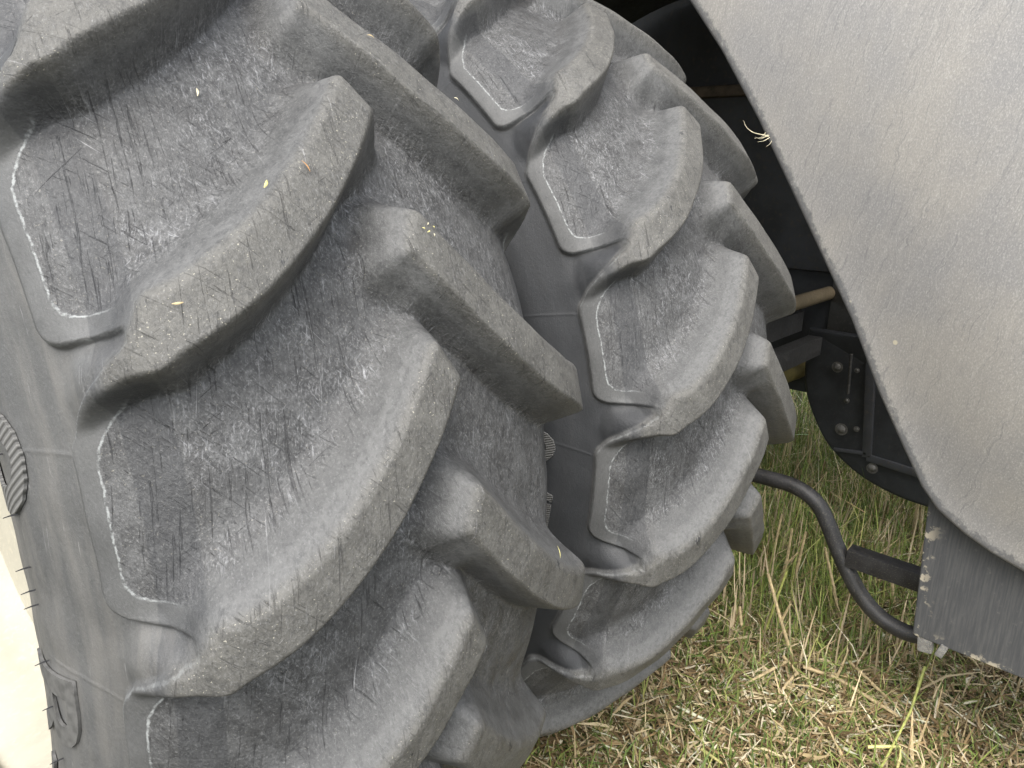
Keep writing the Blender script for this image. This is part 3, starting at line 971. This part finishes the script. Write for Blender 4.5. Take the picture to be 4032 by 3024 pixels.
def gen_litter(n, px, py):
    ln = rng.gamma(2.0, 0.024, n) + 0.014
    wd = rng.gamma(4.0, .0009, n) + .0015
    lift = rng.normal(0.05, 0.22, n)
    return ln, wd, lift, rng.normal(-.05, .3, n), rng.uniform(.002, .034, n), pick(n, STRAWS, [4, 4, 2.6, 4, 4.5])
def gen_grass(n, px, py):
    tall = np.clip((px - 1.35) / .8, 0, 1) * np.clip((py + 1.30) / .45, 0, 1)
    ln = rng.gamma(3.0, 0.017, n) + 0.015
    ln *= 1 + 1.5 * tall
    wd = rng.uniform(.002, .0050, n)
    lift = np.clip(rng.normal(.85 + .35 * tall, .4, n), .1, 1.55)
    g_ = pick(n, GREENS, [5, 5, 4, 1.5])
    s_ = pick(n, STRAWS, [2, 3, .6, 2, 2])
    m = rng.uniform(size=n) < (0.12 + 0.22 * patchy(px, py))
    tint = np.where(m[:, None], s_, g_) * (1 + 0.35 * tall[:, None])
    tip = rng.normal(-.6, .35, n)
    stem = (rng.uniform(size=n) < 0.030) & (tall > 0.15)
    ln = np.where(stem, rng.uniform(.12, .27, n), ln)
    wd = np.where(stem, rng.uniform(.005, .009, n), wd)
    lift = np.where(stem, rng.normal(1.45, .12, n), lift)
    tip = np.where(stem, rng.normal(0, .05, n), tip)
    tint = np.where(stem[:, None], np.array([[.56, .45, .29]]) * rng.uniform(.7, 1.1, (n, 1)), tint)
    return ln, wd, lift, tip, np.zeros(n), tint

o = blades("straw_litter", 64000, (0.35, 3.3), (-2.3, 0.35), gen_litter, M_BLADE)
tag(o, "dry chopped straw lying over the grass beside the tractor", "straw", kind="stuff")
o = blades("grass", 72000, (0.35, 3.6), (-2.3, 0.6), gen_grass, M_BLADE)
tag(o, "short green and dry grass growing beside the tractor wheels", "grass", kind="stuff")
o = blades("far_grass", 42000, (3.3, 7.5), (-3.0, 3.0), gen_grass, M_BLADE)
tag(o, "grass growing in the shade beyond the tractor", "grass", kind="stuff")

# standing stubble stalks, each one a thing
def stalk(base, top, rad, mat, label, group="standing stubble stalks", side=None):
    b, t = Vector(base), Vector(top)
    d = t - b
    mid = b + d * 0.5 + Vector((random.uniform(-.006, .006), random.uniform(-.006, .006), 0))
    bm = bmesh.new()
    add_tube(bm, [Vector((0, 0, 0)), (mid - b) * 0.96, mid - b, (mid - b) * 1.04, d], [rad, rad * .95, rad * 1.3, rad * .95, rad * .85], 7)
    if side:
        add_tube(bm, [(mid - b), (mid - b) + Vector(side)], [rad * .8, rad * .5], 5)
    o = from_bm("stubble_stalk", bm, mat, None, loc=b)
    tag(o, label, "stubble", group)
    return o
G1 = "standing stubble stalks"
for b, t, r, m, lab, sd in [
    ((1.993, -.629, 0), (2.002, -.655, .296), .0030, M_STRAW, "tall pale stubble stalk right of the inner wheel, leftmost of three in a row", None),
    ((1.938, -.701, 0), (1.943, -.717, .281), .0034, M_STRAW, "frayed tan stubble stalk, middle one of three in a row near the inner wheel", (.02, -.03, .05)),
    ((1.936, -.743, 0), (1.943, -.765, .286), .0032, M_STRAW, "tan stubble stalk leaning right, nearest of three to the bent black tube", None),
    ((1.577, -.902, 0), (1.545, -.790, .300), .0034, M_STRAW, "long pale stubble stalk leaning left over the straw in front of the bent black tube", (.0, -.02, .07)),
    ((1.645, -.766, 0), (1.660, -.809, .270), .0028, M_GREENST, "greenish yellow stubble stalk crossing the long pale one", None),
    ((1.899, -.939, 0), (1.879, -.853, .283), .0030, M_STRAW, "pale stubble stalk leaning left just under the bend of the black tube", None),
    ((1.922, -.899, 0), (1.915, -.870, .261), .0028, M_GREENST, "yellow green stubble stalk behind the one leaning under the black tube", (.0, -.03, .05)),
    ((1.603, -.713, 0), (1.596, -.695, .118), .0034, M_STRAW, "short cut stubble stump right beside the inner wheel's lowest lug", None),
    ((3.040, -.308, 0), (3.038, -.301, .249), .0040, M_STRAW, "stubble stalk far under the tractor left of the round black shield, left of two", None),
    ((3.052, -.363, 0), (3.054, -.369, .199), .0040, M_STRAW, "stubble stalk far under the tractor, right one of two above the black tube", None),
    ((2.252, -.498, 0), (2.250, -.491, .260), .0028, M_STRAW, "thin stubble stalk half hidden by the lowest right lug of the inner wheel", None),
    ((2.649, -.976, 0), (2.649, -.974, .229), .0040, M_STRAW, "thick stubble stalk between the shield and the flap, above the straight step bar", None),
    ((2.624, -1.007, 0), (2.623, -.998, .175), .0036, M_STRAW, "shorter stubble stalk touching the left edge of the black flap above the step bar", None),
    ((2.119, -1.062, 0), (2.113, -1.028, .124), .0040, M_STRAW, "short thick stubble stump below the straight step bar beside the flap", None),
    ((3.007, -.885, 0), (3.007, -.885, .161), .0030, M_STRAW, "thin stubble stalk in shade right under the rim of the round shield", None),
    ((2.727, -.522, 0), (2.728, -.526, .174), .0034, M_STRAW, "stubble stalk in shade behind the top of the bent black tube", None),
    ((1.891, -1.171, 0), (1.885, -1.130, .121), .0038, M_GREENST, "short yellow green stubble stump below the bracket of the flap", None)]:
    stalk(b, t, r * 1.55, m, lab, G1, sd)
G2 = "cut straws lying on the ground"
def lying(pts, rad, mat, lab):
    b = Vector(pts[0])
    bm = bmesh.new()
    add_tube(bm, [Vector(p) - b for p in pts], [rad * 1.45] * (len(pts) - 1) + [rad], 7)
    o = from_bm("cut_straw", bm, mat, None, loc=b)
    tag(o, lab, "straw", G2)
lying([(1.534, -.937, .042), (1.546, -1.03, .045), (1.525, -1.13, .040), (1.499, -1.239, .036)], .0036, M_STRAW, "long thick tan straw lying flat from the foot of the long leaning stalk")
lying([(1.654, -1.035, .045), (1.59, -1.13, .040), (1.536, -1.212, .036)], .0034, M_STRAW, "grey tan straw lying parallel to the long thick one, nearer the flap")
lying([(1.519, -.878, .060), (1.491, -.939, .040)], .0032, M_STRAW, "short straw lying against the foot of the long leaning stalk")
lying([(1.304, -1.188, .050), (1.330, -1.222, .055), (1.356, -1.253, .055), (1.327, -1.262, .045), (1.298, -1.264, .035)], .0030, M_STRAWY, "bright yellow straw bent at a right angle at the bottom of the picture")
lying([(1.600, -1.240, .16), (1.47, -1.245, .09), (1.30, -1.235, .045), (1.182, -1.227, .03)], .0022, M_GREENST, "long thin green yellow stem rising from the lower edge toward the flap")
lying([(1.012, -.862, .040), (1.007, -.923, .036)], .0030, M_STRAWY, "yellow straw lying close below the inner wheel at the bottom")
lying([(1.511, -.896, .055), (1.42, -.865, .048), (1.34, -.837, .040)], .0032, M_STRAW, "pale straw lying crosswise left of the long leaning stalk")
lying([(1.486, -.934, .045), (1.41, -.930, .045), (1.346, -.933, .035)], .0030, M_STRAW, "pale straw lying just below the crosswise one")

# ------------------------------------------------------------------ bits of chaff resting on the tyres and the mudguard
def husk(pos, nrm, length, width, turn, mat, label, cat, group=None, lift=0.0, name="chaff_husk"):
    length *= 0.62
    width *= 0.55
    n = Vector(nrm).normalized()
    t = n.cross(Vector((0, 0, 1))).normalized()
    q = Matrix.Rotation(math.radians(turn), 3, n)
    t = (q @ t + n * lift).normalized()
    b = n.cross(t).normalized()
    bm = bmesh.new()
    R = []
    N = 6
    for i in range(N + 1):
        u = i / N
        w = width * 0.5 * (math.sin(math.pi * min(max(u, .04), .96)) ** 0.7)
        c = t * (u - .5) * length + n * (0.0008 + 0.0012 * math.sin(u * math.pi) + (lift * length * .5)) + b * 0.06 * length * math.sin(u * 3.0)
        R.append([bm.verts.new(c + b * w * math.cos(a) + n * w * 0.45 * math.sin(a)) for a in [k * math.pi / 3 for k in range(6)]])
    for i in range(N):
        for k in range(6):
            bm.faces.new((R[i][k], R[i][(k + 1) % 6], R[i + 1][(k + 1) % 6], R[i + 1][k]))
    bm.faces.new(R[0][::-1]); bm.faces.new(R[-1])
    bmesh.ops.recalc_face_normals(bm, faces=bm.faces)
    o = from_bm(name, bm, mat, None, loc=Vector(pos))
    tag(o, label, cat, group)
    return o
GC = "bits of chaff on the outer tyre"
M_HUSK = plain("pale_husk", (0.62, 0.57, 0.40), 0.6)
husk((-.1414, -.7247, 1.5471), (-.129, -.794, .594), .017, .0045, 80, M_HUSK, "largest pale husk in the upper pocket of the outer tyre, standing lengthwise", "husk", GC)
husk((-.2062, -.7038, 1.5508), (-.286, -.733, .618), .011, .0042, 150, M_HUSK, "small pale husk left of the largest one in the upper pocket of the outer tyre", "husk", GC)
husk((-.1079, -.8623, 1.4759), (-.087, -.81, .579), .022, .0028, 110, M_RUST, "thin rusty orange sliver on the upper left lug of the outer tyre", "husk", GC)
husk((-.1555, -.8662, 1.459), (-.184, -.847, .498), .015, .0055, 60, M_STRAWY, "bright yellow green flake on the upper left lug of the outer tyre", "husk", GC)
husk((-.2569, -.8834, 1.3605), (-.411, -.831, .375), .015, .0042, 5, M_STRAW, "tan husk lying level near the shoulder end of the upper left lug", "husk", GC)
husk((.0621, -.7569, 1.6254), (.049, -.684, .728), .016, .0040, 160, M_STRAW, "tan husk at the top end of the long upper right lug", "husk", GC)
husk((.1665, -.7954, 1.5634), (.158, -.768, .621), .013, .0036, 150, M_HUSK, "pale flake halfway down the long upper right lug", "husk", GC)
husk((.1440, -1.0002, 1.010), (.103, -.995, -.003), .026, .0028, 75, M_STRAWY, "yellow straw end sticking up from the lowest right lug of the outer tyre", "straw", GC, lift=0.5, name="straw_end")
CRUMB_LABELS = ['pale crumb at the middle of the five crumb cluster on the middle right lug', 'yellow crumb right of the cluster middle on the middle right lug', 'pale crumb left of the cluster middle on the middle right lug', 'yellow crumb topmost in the cluster on the middle right lug', 'smallest pale crumb at the upper right of the cluster on the middle right lug']
for i, (dx, dz, t_, l_) in enumerate([(0, 0, 20, .008), (.006, -.004, 80, .006), (-.006, .003, 140, .007), (.002, .008, 50, .006), (.009, .004, 110, .005)]):
    husk((.0177 + dx, -.9019 - dz * 0.0 + 0.47 * dz, 1.4111 + dz), (-.011, -.904, .427), l_, .0028, t_, M_HUSK if i % 2 else M_STRAWY, CRUMB_LABELS[i], "crumb", "crumb cluster on the middle right lug", name="chaff_crumb")
# wisp of dry roots caught on the mudguard's edge
base = Vector((1.291, -.742, 1.578))
rt, upv = Vector(RM.col[0]), Vector(RM.col[1])
bm = bmesh.new()
for st_, r0 in [([(0, 0), (-.0234, .004), (-.041, .0098), (-.0546, .0215), (-.0616, .037)], .0014), ([(0, -.001), (-.0176, -.004), (-.035, -.006)], .0008), ([(.002, -.004), (-.012, -.012), (-.0275, -.0145)], .0010),
                ([(.008, -.010), (.002, -.020), (-.007, -.026)], .0008), ([(-.008, .008), (-.014, .001), (-.019, -.003)], .0006), ([(-.002, .003), (-.018, -.007), (-.034, -.003)], .0006)]:
    pts = smooth_path([rt * a + upv * b_ for a, b_ in st_], 4)
    add_tube(bm, pts, [r0 * (1 - .7 * i / (len(pts) - 1)) for i in range(len(pts))], 6)
w = from_bm("straw_wisp", bm, M_HUSK, None, loc=base)
tag(w, "curled wisp of dry pale roots caught on the edge of the grey mudguard", "wisp")
husk((1.2603, -1.1042, 1.4643), (-.993, .114, -.041), .018, .0045, 100, M_HUSK, "pale flake of chaff stuck on the middle of the grey mudguard", "husk")
